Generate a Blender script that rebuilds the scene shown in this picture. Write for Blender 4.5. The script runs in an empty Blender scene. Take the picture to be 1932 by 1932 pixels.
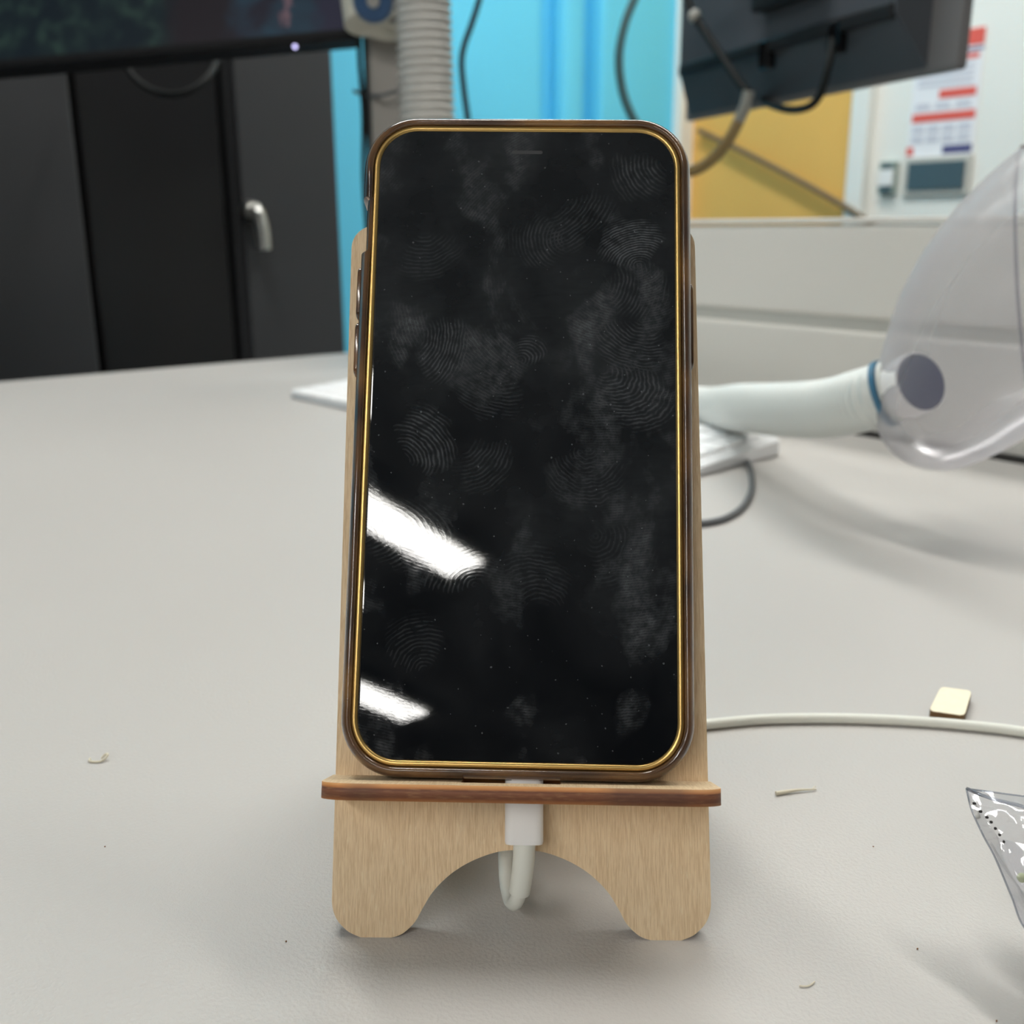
import bpy, bmesh, math, random
from mathutils import Vector, Matrix, Euler, noise
random.seed(7)
C = bpy.context.scene.collection
PI = math.pi

# ------------------------------------------------------------------ camera, world, exposure
TZ = 0.73                                   # desk top height
CAMH = TZ + 0.14773
PITCH, ROLL = 0.270525, -0.0045757
FPX = 1932.0
f_ = Vector((0, math.cos(PITCH), -math.sin(PITCH)))
r0 = Vector((1, 0, 0)); u0 = Vector((0, math.sin(PITCH), math.cos(PITCH)))
R_ = math.cos(ROLL) * r0 + math.sin(ROLL) * u0
U_ = -math.sin(ROLL) * r0 + math.cos(ROLL) * u0
CAM = Vector((0, 0, CAMH))
cd = bpy.data.cameras.new('camera')
cam = bpy.data.objects.new('camera', cd); C.objects.link(cam)
M = Matrix((R_, U_, -f_)).transposed().to_4x4(); M.translation = CAM
cam.matrix_world = M
cd.sensor_width = 36; cd.lens = 36; cd.clip_start = 0.01; cd.clip_end = 50
cd.dof.use_dof = True; cd.dof.focus_distance = 0.228; cd.dof.aperture_fstop = 17.5
sc = bpy.context.scene
sc.camera = cam
w = bpy.data.worlds.new('world'); sc.world = w; w.use_nodes = True
w.node_tree.nodes['Background'].inputs[0].default_value = (0.9, 0.95, 1, 1)
w.node_tree.nodes['Background'].inputs[1].default_value = 0.15
sc.view_settings.view_transform = 'Standard'
sc.view_settings.look = 'None'
sc.view_settings.exposure = 0.28
sc.view_settings.gamma = 1.0
sc.view_settings.use_curve_mapping = False
LIGHT = 25.0                                # emission of the ceiling light diffusers

def at(px, py, t):                          # a point at depth t along the view axis
    return CAM + t * (R_ * ((px - 966) / FPX) - U_ * ((py - 966) / FPX) + f_)
def ray(px, py):
    return R_ * ((px - 966) / FPX) - U_ * ((py - 966) / FPX) + f_
def on_plane(px, py, p, n):
    d = ray(px, py); return CAM + d * ((p - CAM).dot(n) / d.dot(n))
def on_z(px, py, z):
    d = ray(px, py); return CAM + d * ((z - CAM.z) / d.z)
# the room stands turned to the camera: a runs along E1, b along E2
E1 = Vector((0.795, 0.606, 0)).normalized(); E2 = Vector((-0.606, 0.795, 0)).normalized()
ROOM_ROT = math.atan2(E1.y, E1.x)
def room(a, b, z): return E1 * a + E2 * b + Vector((0, 0, z))

# ------------------------------------------------------------------ object helpers
def empty(name, loc=(0, 0, 0), rot=None, mat=None):
    o = bpy.data.objects.new(name, None); C.objects.link(o)
    o.empty_display_size = 0.02
    if mat is not None: o.matrix_world = mat
    else:
        o.location = loc
        if rot: o.rotation_euler = rot
    return o
def tag(o, label=None, cat=None, group=None, kind=None):
    if label: o['label'] = label
    if cat: o['category'] = cat
    if group: o['group'] = group
    if kind: o['kind'] = kind
    return o
def obj(name, bm, mats, parent=None, smooth=None, mat=None):
    me = bpy.data.meshes.new(name)
    bmesh.ops.recalc_face_normals(bm, faces=bm.faces)
    if smooth is not None:
        for f in bm.faces: f.smooth = True
        for e in bm.edges:
            if len(e.link_faces) == 2 and e.calc_face_angle(0) > smooth: e.smooth = False
    bm.to_mesh(me); bm.free()
    for m in (mats if isinstance(mats, (list, tuple)) else [mats]): me.materials.append(m)
    o = bpy.data.objects.new(name, me); C.objects.link(o)
    if parent: o.parent = parent
    if mat is not None: o.matrix_local = mat
    return o
def box_into(bm, c, s, bev=0.0, M_=None, seg=2):
    r = bmesh.ops.create_cube(bm, size=1.0)
    vs = r['verts']
    bmesh.ops.scale(bm, verts=vs, vec=s)
    if bev > 0:
        es = list({e for v in vs for e in v.link_edges})
        r2 = bmesh.ops.bevel(bm, geom=es, offset=bev, segments=seg, affect='EDGES', profile=0.5)
        vs = list({v for v in r2['verts']} | {v for v in vs if v.is_valid})
    bmesh.ops.translate(bm, verts=vs, vec=c)
    if M_ is not None: bmesh.ops.transform(bm, matrix=M_, verts=vs)
    return vs
def bx(c, s, bev=0.0, M_=None, seg=2):
    bm = bmesh.new(); box_into(bm, c, s, bev, M_, seg); return bm
def cyl_into(bm, p0, p1, r, r1=None, seg=24, caps=True):
    p0, p1 = Vector(p0), Vector(p1); d = p1 - p0
    q = d.to_track_quat('Z', 'Y').to_matrix().to_4x4(); q.translation = (p0 + p1) / 2
    bmesh.ops.create_cone(bm, cap_ends=caps, segments=seg, radius1=r, radius2=r if r1 is None else r1, depth=d.length, matrix=q)
def smooth_path(pts, n=8):
    pts = [Vector(p) for p in pts]; out = []
    P = [2 * pts[0] - pts[1]] + pts + [2 * pts[-1] - pts[-2]]
    for i in range(1, len(P) - 2):
        a, b, c, d = P[i - 1:i + 3]
        for k in range(n):
            t = k / n
            out.append(0.5 * ((2 * b) + (c - a) * t + (2 * a - 5 * b + 4 * c - d) * t * t + (3 * b - a - 3 * c + d) * t ** 3))
    out.append(pts[-1]); return out
def resample(path, step):
    L = [0]
    for a, b in zip(path, path[1:]): L.append(L[-1] + (b - a).length)
    n = max(2, int(L[-1] / step)); out = []; j = 0
    for k in range(n + 1):
        s = L[-1] * k / n
        while j < len(L) - 2 and L[j + 1] < s: j += 1
        t = (s - L[j]) / max(1e-9, L[j + 1] - L[j]); out.append(path[j].lerp(path[j + 1], t))
    return out
def tube_into(bm, path, rad, seg=14, caps=True):
    n = len(path); rf = rad if callable(rad) else (lambda i: rad)
    tang = [(path[min(i + 1, n - 1)] - path[max(i - 1, 0)]).normalized() for i in range(n)]
    nor = tang[0].orthogonal().normalized(); rings = []
    for i in range(n):
        nor = (nor - tang[i] * nor.dot(tang[i])).normalized(); bi = tang[i].cross(nor)
        rings.append([bm.verts.new(path[i] + rf(i) * (math.cos(2 * PI * k / seg) * nor + math.sin(2 * PI * k / seg) * bi)) for k in range(seg)])
    for i in range(n - 1):
        for k in range(seg):
            bm.faces.new((rings[i][k], rings[i][(k + 1) % seg], rings[i + 1][(k + 1) % seg], rings[i + 1][k]))
    if caps: bm.faces.new(rings[0][::-1]); bm.faces.new(rings[-1])
def tube(pts, r, seg=14, n=8, closed_caps=True):
    bm = bmesh.new(); tube_into(bm, smooth_path(pts, n), r, seg, closed_caps); return bm
def rrect(hx, hy, r, seg=10, left_ys=(), right_ys=()):
    """rounded rectangle, counter-clockwise from the right side; extra points on the long sides"""
    p = []
    for y in sorted(right_ys): p.append((hx, y))
    for cx, cy, a0 in ((hx - r, hy - r, 0), (-hx + r, hy - r, 90), (-hx + r, -hy + r, 180), (hx - r, -hy + r, 270)):
        for k in range(seg + 1):
            a = math.radians(a0 + 90 * k / seg); p.append((cx + r * math.cos(a), cy + r * math.sin(a)))
        if a0 == 90:
            for y in sorted(left_ys, reverse=True): p.append((-hx, y))
    return p
def loft(bm, loops, cap0=True, cap1=True):
    vs = [[bm.verts.new(p) for p in L] for L in loops]; n = len(vs[0])
    for a, b in zip(vs, vs[1:]):
        for k in range(n): bm.faces.new((a[k], a[(k + 1) % n], b[(k + 1) % n], b[k]))
    if cap0: bm.faces.new(vs[0][::-1])
    if cap1: bm.faces.new(vs[-1])
    return vs
def extrude_outline(loops, th):
    """flat sheet (z 0..th) with holes from 2D loops"""
    cu = bpy.data.curves.new('tmp', 'CURVE'); cu.dimensions = '2D'; cu.fill_mode = 'BOTH'; cu.extrude = th / 2
    for L in loops:
        s = cu.splines.new('POLY'); s.points.add(len(L) - 1); s.use_cyclic_u = True
        for q, p in zip(s.points, L): q.co = (p[0], p[1], 0, 1)
    o = bpy.data.objects.new('tmp', cu); C.objects.link(o)
    dg = bpy.context.evaluated_depsgraph_get()
    me = bpy.data.meshes.new_from_object(o.evaluated_get(dg))
    bm = bmesh.new(); bm.from_mesh(me)
    bpy.data.objects.remove(o); bpy.data.curves.remove(cu); bpy.data.meshes.remove(me)
    bmesh.ops.remove_doubles(bm, verts=bm.verts, dist=1e-6)
    bmesh.ops.translate(bm, verts=bm.verts, vec=(0, 0, th / 2))
    bmesh.ops.recalc_face_normals(bm, faces=bm.faces)
    for f in bm.faces: f.material_index = 0 if abs(f.normal.z) > 0.7 else 1
    return bm

# ------------------------------------------------------------------ materials
def s2l(c):
    return tuple(((x / 255) / 12.92 if x / 255 <= 0.04045 else ((x / 255 + 0.055) / 1.055) ** 2.4) for x in c)
def mat(name, col, rough=0.5, metal=0.0, spec=0.5, coat=0.0, bump=None, vary=None, trans=0.0, sub=0.0):
    m = bpy.data.materials.new(name); m.use_nodes = True; nt = m.node_tree; b = nt.nodes['Principled BSDF']
    b.inputs['Base Color'].default_value = (*col, 1); b.inputs['Roughness'].default_value = rough
    b.inputs['Metallic'].default_value = metal; b.inputs['Specular IOR Level'].default_value = spec
    b.inputs['Coat Weight'].default_value = coat; b.inputs['Transmission Weight'].default_value = trans
    b.inputs['Subsurface Weight'].default_value = sub
    tc = nt.nodes.new('ShaderNodeTexCoord')
    if vary:                                  # (scale, amount)
        n = nt.nodes.new('ShaderNodeTexNoise'); n.inputs['Scale'].default_value = vary[0]; n.inputs['Detail'].default_value = 5
        nt.links.new(tc.outputs['Object'], n.inputs['Vector'])
        mx = nt.nodes.new('ShaderNodeMix'); mx.data_type = 'RGBA'
        mx.inputs['A'].default_value = (*[c * (1 - vary[1]) for c in col], 1); mx.inputs['B'].default_value = (*[min(1, c * (1 + vary[1])) for c in col], 1)
        nt.links.new(n.outputs['Fac'], mx.inputs['Factor']); nt.links.new(mx.outputs['Result'], b.inputs['Base Color'])
    if bump:                                  # (scale, strength, distance)
        n = nt.nodes.new('ShaderNodeTexNoise'); n.inputs['Scale'].default_value = bump[0]; n.inputs['Detail'].default_value = 2
        nt.links.new(tc.outputs['Object'], n.inputs['Vector'])
        bp = nt.nodes.new('ShaderNodeBump'); bp.inputs['Strength'].default_value = bump[1]; bp.inputs['Distance'].default_value = bump[2]
        nt.links.new(n.outputs['Fac'], bp.inputs['Height']); nt.links.new(bp.outputs['Normal'], b.inputs['Normal'])
    return m
class G:                                      # small node-graph writer
    def __init__(s, m): s.nt = m.node_tree; s.N = s.nt.nodes
    def n(s, typ, **kw):
        x = s.N.new(typ)
        for k, v in kw.items():
            if k.startswith('_'): setattr(x, k[1:], v)
        return x
    def l(s, a, b): s.nt.links.new(a, b)
    def set(s, sock, v):
        if hasattr(v, 'node'): s.l(v, sock)
        else: sock.default_value = v
    def math(s, op, a, b=0.0, clamp=False):
        x = s.N.new('ShaderNodeMath'); x.operation = op; x.use_clamp = clamp
        s.set(x.inputs[0], a); s.set(x.inputs[1], b); return x.outputs[0]
    def mix(s, f, a, b, blend='MIX'):
        x = s.N.new('ShaderNodeMix'); x.data_type = 'RGBA'; x.blend_type = blend
        s.set(x.inputs['Factor'], f); s.set(x.inputs['A'], a); s.set(x.inputs['B'], b); return x.outputs['Result']
    def coord(s, kind='Object'): return s.N.new('ShaderNodeTexCoord').outputs[kind]
    def mapping(s, v, loc=(0, 0, 0), rot=(0, 0, 0), scl=(1, 1, 1), typ='POINT'):
        x = s.N.new('ShaderNodeMapping'); x.vector_type = typ; s.l(v, x.inputs['Vector'])
        x.inputs['Location'].default_value = loc; x.inputs['Rotation'].default_value = rot; x.inputs['Scale'].default_value = scl
        return x.outputs[0]
    def noise(s, v, scale, detail=3, dist=0.0, rough=0.5):
        x = s.N.new('ShaderNodeTexNoise'); s.l(v, x.inputs['Vector']); x.inputs['Scale'].default_value = scale
        x.inputs['Detail'].default_value = detail; x.inputs['Distortion'].default_value = dist; x.inputs['Roughness'].default_value = rough
        return x.outputs['Fac']
    def ramp(s, f, stops):
        x = s.N.new('ShaderNodeValToRGB'); s.l(f, x.inputs['Fac']); e = x.color_ramp.elements
        while len(e) < len(stops): e.new(0.5)
        for q, (p, c) in zip(e, stops):
            q.position = p; q.color = (*c, 1) if isinstance(c, tuple) else (c, c, c, 1)
        return x.outputs['Color']
    def xyz(s, v):
        x = s.N.new('ShaderNodeSeparateXYZ'); s.l(v, x.inputs[0]); return x.outputs
def newmat(name):
    m = bpy.data.materials.new(name); m.use_nodes = True
    return m, G(m), m.node_tree.nodes['Principled BSDF']

# desk laminate: pale warm grey with a fine orange-peel relief
m_desk, g, b = newmat('desk_laminate')
v = g.coord()
n1 = g.noise(v, 1100, 2); n2 = g.noise(v, 2.2, 3)
g.l(g.mix(n2, (*s2l((184, 180, 175)), 1), (*s2l((193, 190, 186)), 1)), b.inputs['Base Color'])
b.inputs['Roughness'].default_value = 0.42; b.inputs['Specular IOR Level'].default_value = 0.45
bp = g.n('ShaderNodeBump'); bp.inputs['Strength'].default_value = 0.4; bp.inputs['Distance'].default_value = 0.0005
g.l(n1, bp.inputs['Height']); g.l(bp.outputs['Normal'], b.inputs['Normal'])
# birch plywood face, grain along local y
m_birch, g, b = newmat('birch_face')
v = g.coord()
gr = g.noise(g.mapping(v, scl=(4200, 230, 4200)), 1.0, 3, 0.3); bl = g.noise(g.mapping(v, scl=(60, 14, 60)), 1.0, 3)
ray_ = g.noise(g.mapping(v, scl=(2600, 420, 2600), loc=(3, 1, 0)), 1.0, 1)
c1 = g.mix(bl, (*s2l((230, 202, 162)), 1), (*s2l((240, 216, 180)), 1))
c2 = g.mix(g.ramp(gr, [(0.34, 0.0), (0.60, 1.0)]), (*s2l((216, 186, 146)), 1), c1)
c2 = g.mix(g.ramp(ray_, [(0.60, 0.0), (0.75, 0.35)]), c2, (*s2l((244, 228, 196)), 1))
g.l(c2, b.inputs['Base Color']); b.inputs['Roughness'].default_value = 0.55; b.inputs['Specular IOR Level'].default_value = 0.35
bp = g.n('ShaderNodeBump'); bp.inputs['Strength'].default_value = 0.25; bp.inputs['Distance'].default_value = 0.0003
g.l(gr, bp.inputs['Height']); g.l(bp.outputs['Normal'], b.inputs['Normal'])
# laser-burnt ply edge: three plies across the thickness (local z)
m_burnt, g, b = newmat('burnt_ply_edge')
v = g.coord(); z = g.xyz(v)[2]
zz = g.math('DIVIDE', z, 0.0034)
lay = g.ramp(zz, [(0.0, s2l((172, 112, 60))), (0.14, s2l((140, 84, 46))), (0.24, s2l((112, 64, 38))), (0.55, s2l((128, 78, 50))), (0.68, s2l((98, 54, 34))), (0.78, s2l((176, 112, 58))), (1.0, s2l((206, 148, 86)))])
spk = g.noise(g.mapping(v, scl=(300, 300, 2500)), 1.0, 4)
band = g.noise(g.mapping(v, scl=(34, 34, 0.1)), 1.0, 1)
col = g.mix(g.ramp(spk, [(0.5, 0.0), (0.75, 0.35)]), lay, (*s2l((190, 146, 100)), 1))
col = g.mix(g.ramp(band, [(0.52, 0.0), (0.60, 0.55)]), col, (*s2l((74, 46, 36)), 1))
g.l(col, b.inputs['Base Color']); b.inputs['Roughness'].default_value = 0.6
m_thin_edge = mat('scorched_thin_edge', s2l((128, 84, 46)), 0.6, vary=(120, 0.4))
m_white_cable = mat('white_cable_rubber', s2l((226, 226, 216)), 0.45, vary=(40, 0.04))
m_white_plug = mat('white_plug_plastic', s2l((240, 238, 236)), 0.35)
m_black = mat('black_plastic', s2l((22, 22, 24)), 0.45, vary=(30, 0.2))
m_black_gloss = mat('black_gloss', s2l((12, 12, 14)), 0.15)
m_gold = mat('gold_metal', s2l((206, 170, 104)), 0.33, metal=0.9, vary=(160, 0.18))
m_dark_slot = mat('dark_mesh', s2l((52, 52, 54)), 0.6)
m_pale_hose = mat('pale_hose_plastic', s2l((214, 218, 214)), 0.42, vary=(20, 0.03))
m_grey_hose = mat('grey_hose_plastic', s2l((190, 188, 182)), 0.45)
m_blue_ring = mat('blue_ring', s2l((60, 110, 140)), 0.4)
m_navy = mat('navy_bore_shade', s2l((44, 54, 92)), 0.5)
m_key = mat('white_key', s2l((246, 246, 246)), 0.45)
m_alu = mat('silver_white_shell', s2l((226, 227, 228)), 0.4, metal=0.15)
m_cable_grey = mat('dark_grey_cable', s2l((92, 94, 96)), 0.5)
m_cable_black = mat('black_cable', s2l((24, 27, 27)), 0.6, spec=0.2)
m_cable_teal = mat('dark_green_cable', s2l((52, 92, 96)), 0.45)
m_cable_tan = mat('tan_cable', s2l((150, 124, 78)), 0.45)
m_locker = mat('black_painted_steel', s2l((54, 55, 57)), 0.38, vary=(3, 0.12))
m_locker_dark = mat('black_gloss_steel', s2l((32, 32, 33)), 0.22, vary=(3, 0.15))
m_chrome = mat('brushed_steel', s2l((200, 200, 196)), 0.28, metal=1.0)
m_pole = mat('grey_pole_metal', s2l((150, 146, 140)), 0.4, metal=0.3)
m_cast = mat('beige_grey_cast_metal', s2l((186, 182, 168)), 0.5)
m_deepblue = mat('deep_blue_cap', s2l((44, 78, 116)), 0.4)
m_blue_wall = mat('cyan_paint', s2l((104, 216, 255)), 0.6, bump=(60, 0.05, 0.001), vary=(2, 0.03))
m_white_wall = mat('white_paint', s2l((236, 236, 230)), 0.6, vary=(3, 0.02))
m_grey_wall = mat('grey_paint', s2l((98, 96, 95)), 0.8, vary=(2, 0.05))
m_ceiling = mat('ceiling_tile', s2l((196, 196, 192)), 0.9, vary=(5, 0.04))
m_floor = mat('grey_carpet', s2l((96, 98, 102)), 0.95, bump=(300, 0.4, 0.003), vary=(40, 0.2))
m_ochre = mat('ochre_felt', s2l((232, 182, 96)), 0.85, bump=(300, 0.2, 0.001), vary=(6, 0.06))
m_screen_wall = mat('grey_screen_panel', s2l((222, 218, 210)), 0.6, bump=(700, 0.15, 0.0004), vary=(5, 0.02))
m_rail = mat('grey_rail', s2l((196, 194, 186)), 0.5)
m_mon_back = mat('dark_grey_shell', s2l((74, 78, 84)), 0.5, vary=(8, 0.06))
m_mon_back_light = mat('grey_shell', s2l((110, 108, 108)), 0.5)
m_paper = mat('white_paper', s2l((238, 238, 242)), 0.7)
m_red = mat('red_print', s2l((226, 96, 84)), 0.7)
m_navyprint = mat('navy_print', s2l((84, 84, 130)), 0.7)
m_greyprint = mat('pale_grey_print', s2l((206, 206, 216)), 0.7)
m_slate = mat('slate_display', s2l((74, 92, 100)), 0.3)
m_greygreen = mat('grey_green_plastic', s2l((150, 164, 156)), 0.5)
m_shaving = mat('wood_fibre', s2l((214, 206, 184)), 0.6)
m_specular_dark = mat('gap_shadow_dark', s2l((40, 38, 36)), 0.8)

# amber smoked translucent phone case
m_case, g, b = newmat('smoked_amber_case')
v = g.coord()
na = g.noise(g.mapping(v, scl=(60, 60, 200)), 1.0, 2)
g.l(g.ramp(na, [(0.34, s2l((82, 64, 56))), (0.56, s2l((140, 104, 72))), (0.72, s2l((180, 136, 86)))]), b.inputs['Base Color'])
b.inputs['Transmission Weight'].default_value = 0.55; b.inputs['Roughness'].default_value = 0.16; b.inputs['IOR'].default_value = 1.45
b.inputs['Coat Weight'].default_value = 0.5; b.inputs['Coat Roughness'].default_value = 0.08

# clear film / clear hood: mostly transparent with a fresnel sheen and a slight haze
def clear(name, tint, haze, rough=0.06, hazecol=(0.8, 0.8, 0.84), edge=0.5, sheen=1.0):
    m = bpy.data.materials.new(name); m.use_nodes = True; nt = m.node_tree; nt.nodes.clear(); g = G(m)
    out = g.n('ShaderNodeOutputMaterial'); tr = g.n('ShaderNodeBsdfTransparent'); gl = g.n('ShaderNodeBsdfGlossy'); df = g.n('ShaderNodeBsdfDiffuse'); tl = g.n('ShaderNodeBsdfTranslucent')
    lw = g.n('ShaderNodeLayerWeight'); lw.inputs['Blend'].default_value = 0.25
    lw2 = g.n('ShaderNodeLayerWeight'); lw2.inputs['Blend'].default_value = 0.5
    g.l(g.mix(g.math('POWER', lw2.outputs['Facing'], 2.5), (*tint, 1), (*[t * edge for t in tint], 1)), tr.inputs['Color'])
    gl.inputs['Roughness'].default_value = rough
    df.inputs['Color'].default_value = (*hazecol, 1); tl.inputs['Color'].default_value = (*hazecol, 1)
    a0 = g.n('ShaderNodeAddShader')
    hz = g.n('ShaderNodeMixShader'); hz.inputs[0].default_value = 0.5; g.l(df.outputs[0], hz.inputs[1]); g.l(tl.outputs[0], hz.inputs[2])
    m1 = g.n('ShaderNodeMixShader'); g.set(m1.inputs[0], g.math('MULTIPLY', g.math('ADD', lw2.outputs['Facing'], 0.35), haze, True)); g.l(tr.outputs[0], m1.inputs[1]); g.l(hz.outputs[0], m1.inputs[2])
    m2 = g.n('ShaderNodeMixShader'); g.set(m2.inputs[0], g.math('MULTIPLY', lw.outputs['Fresnel'], sheen, True)); g.l(m1.outputs[0], m2.inputs[1]); g.l(gl.outputs[0], m2.inputs[2])
    g.l(m2.outputs[0], out.inputs['Surface']); return m
m_hood = clear('clear_hood_plastic', (0.91, 0.905, 0.925), 0.52, 0.18, (0.70, 0.68, 0.69), 0.95, 0.22)
m_rimclear = clear('clear_rim', (0.62, 0.61, 0.68), 0.5, 0.1, (0.76, 0.75, 0.80), 0.8, 0.9)
m_film = clear('clear_film', (0.91, 0.91, 0.935), 0.16, 0.06, (0.8, 0.8, 0.84), 0.8, 3.5)
m_filmedge = clear('clear_film_seam', (0.74, 0.76, 0.80), 0.4, 0.12, (0.62, 0.64, 0.70), 0.7, 2.0)

# phone glass: black, with finger smears, finger prints and a painted reflection fade
m_glass, g, b = newmat('black_glass_with_fingerprints')
v = g.coord()
smear = g.noise(g.mapping(v, scl=(46, 40, 30), rot=(0, 0, 0.3)), 1.0, 5, 0.25)
smear2 = g.noise(g.mapping(v, scl=(90, 60, 60), rot=(0, 0, -0.7)), 1.0, 4, 0.3)
smear3 = g.noise(g.mapping(v, scl=(120, 420, 60), rot=(0, 0, 0.5)), 1.0, 3, 1.2)
X, Y, Z_ = g.xyz(v)
refl_fade = g.ramp(g.math('ADD', g.math('ADD', g.math('MULTIPLY', Y, 9.0), 0.62), g.math('MULTIPLY', g.math('SUBTRACT', smear, 0.5), 1.6)), [(0.0, 0.10), (0.45, 0.55), (1.0, 1.0)])  # smear grey fades downward, standing in for the dark figure mirrored below
sm = g.math('MULTIPLY', g.math('MULTIPLY', g.ramp(smear, [(0.28, 0.25), (0.72, 1.0)]), g.math('ADD', g.math('MULTIPLY', smear2, 0.8), g.math('MULTIPLY', smear3, 0.35))), refl_fade)
brk = g.ramp(g.noise(v, 500, 2), [(0.35, 0.25), (0.6, 1.0)])
tot = None
rnd = random.Random(11)
# (u, v, radius x, radius y, turn, ridges per patch, strength) in mm from the phone's centre
for (pu, pv, rx, ry, an, wl, st) in [(24, 45, 10, 6, 15, 17, 1.6), (27, 61, 9, 9, -60, 15, 0.9), (12, 50, 11, 8, 40, 15, 0.5), (26, 33, 8, 8, 70, 15, 0.55), (3, 45, 8, 8, 100, 15, 0.5),
        (-18, 19, 9, 6, 80, 13, 0.9), (-8, 9, 10, 7, -30, 15, 0.5), (25, 8, 8, 10, 60, 15, 0.9), (2, 19, 4, 4, 120, 8, 0.9), (-22, -2, 10, 8, -30, 15, 1.1), (-14, -31, 9, 6, 20, 13, 0.6),
        (-25, -24, 9, 13, 80, 17, 0.6), (-8, -8, 9, 8, 45, 14, 0.5), (14, -10, 10, 8, 0, 15, 0.45), (5, -32, 10, 8, 150, 15, 0.4), (-22, 40, 9, 8, 30, 15, 0.35), (22, -28, 8, 9, 60, 15, 0.3), (-22, -47, 9, 8, 10, 15, 0.4), (24, 20, 9, 7, -15, 15, 0.7)]:
    q = g.mapping(v, loc=(pu / 1000, pv / 1000, 0), rot=(0, 0, math.radians(an)), scl=(rx / 1000, ry / 1000, 1), typ='TEXTURE')
    sp = g.n('ShaderNodeTexGradient', _gradient_type='SPHERICAL'); g.l(q, sp.inputs['Vector'])
    q2 = g.mapping(q, loc=(rnd.uniform(-.4, .4), rnd.choice((-1, 1)) * rnd.uniform(0.75, 1.3), 0), scl=(rnd.uniform(.8, 1.3), 1, 1))
    wv = g.n('ShaderNodeTexWave', _wave_type='RINGS', _rings_direction='Z'); g.l(q2, wv.inputs['Vector'])
    wv.inputs['Scale'].default_value = wl / 5.2; wv.inputs['Distortion'].default_value = rnd.uniform(3.5, 7); wv.inputs['Detail'].default_value = 2.0; wv.inputs['Detail Scale'].default_value = rnd.uniform(.5, .9)
    edge = g.ramp(g.math('ADD', sp.outputs['Fac'], g.math('MULTIPLY', g.math('SUBTRACT', smear2, 0.5), 1.5)), [(0.08, 0.0), (0.42, 1.0)])
    k = g.math('MULTIPLY', g.math('MULTIPLY', g.math('MULTIPLY', edge, brk), g.math('ADD', 0.12, g.math('POWER', wv.outputs['Fac'], 2.0))), st)
    tot = k if tot is None else g.math('MAXIMUM', tot, k)
dust = g.ramp(g.noise(v, 1300, 0), [(0.825, 0.0), (0.84, 1.0)])
b.inputs['Base Color'].default_value = (0.0022, 0.0028, 0.0042, 1)
film = g.math('ADD', g.math('MULTIPLY', tot, 0.07), g.math('MULTIPLY', sm, 0.055)); film = g.math('ADD', film, g.math('MULTIPLY', dust, 0.10), True)
df = g.n('ShaderNodeBsdfDiffuse'); df.inputs['Color'].default_value = (0.72, 0.76, 0.80, 1)
mxs = g.n('ShaderNodeMixShader'); g.l(film, mxs.inputs[0]); g.l(b.outputs[0], mxs.inputs[1]); g.l(df.outputs[0], mxs.inputs[2])
g.l(mxs.outputs[0], m_glass.node_tree.nodes['Material Output'].inputs['Surface'])
g.l(g.math('ADD', 0.015, g.math('MULTIPLY', g.math('ADD', tot, sm), 0.025)), b.inputs['Roughness']); b.inputs['Specular IOR Level'].default_value = 0.5
bp = g.n('ShaderNodeBump'); bp.inputs['Strength'].default_value = 0.018; bp.inputs['Distance'].default_value = 0.0001
g.l(g.math('ADD', g.math('MULTIPLY', tot, 0.35), g.math('MULTIPLY', g.noise(v, 1100, 2), 0.5)), bp.inputs['Height']); g.l(bp.outputs['Normal'], b.inputs['Normal'])

# ------------------------------------------------------------------ room shell
ZC = TZ + 1.95
A0, A1, B0, B1 = -4.6, 2.33, -5.4, 2.20
RM = Matrix.Rotation(ROOM_ROT, 4, 'Z')
def rbox(name, a0, a1, b0, b1, z0, z1, m, parent=None, bev=0.0):
    return obj(name, bx(((a0 + a1) / 2, (b0 + b1) / 2, (z0 + z1) / 2), (a1 - a0, b1 - b0, z1 - z0), bev, RM), m, parent)
def struct(o): o['kind'] = 'structure'; return o
struct(rbox('floor', A0, A1 + .1, B0, B1 + .1, -0.05, 0, m_floor))
struct(rbox('ceiling', A0, A1 + .1, B0, B1 + .1, ZC, ZC + 0.05, m_ceiling))
struct(rbox('wall_right', A1, A1 + .1, B0, B1 + .1, 0, ZC, m_white_wall))
struct(rbox('wall_left', A0 - .1, A0, B0, B1 + .1, 0, ZC, m_grey_wall))
struct(rbox('wall_front', A0, A1 + .1, B0 - .1, B0, 0, ZC, m_grey_wall))
wb = struct(rbox('wall_back', A0, A1 + .1, B1 + 0.06, B1 + .16, 0, ZC, m_blue_wall))
PB = room(0, B1, 0)
def a_on_back(px): return on_plane(px, 200, PB, E2).dot(E1)
cuts = [A0, a_on_back(1022), a_on_back(1062), a_on_back(1104), a_on_back(1134), a_on_back(1278)]
for i in (0, 2, 4):
    rbox('panel', cuts[i], cuts[i + 1], B1, B1 + 0.06, 0, ZC, m_blue_wall, wb, 0.02 if i == 2 else 0.012)
a_c = a_on_back(1270)
struct(rbox('trim_1', a_c, a_c + 0.075, B1 - 0.03, B1 + 0.06, 0, ZC, m_white_wall, None, 0.006))
struct(rbox('trim_2', a_c + 0.075, A1, B1 - 0.012, B1 + 0.06, 0, ZC, m_white_wall))
for nm, a0, a1, b0, b1 in (('baseboard_right', A1 - .012, A1, B0, B1 - .03), ('baseboard_left', A0, A0 + .012, B0, B1)):
    struct(rbox(nm, a0, a1, b0, b1, 0, 0.09, m_white_wall))

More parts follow.
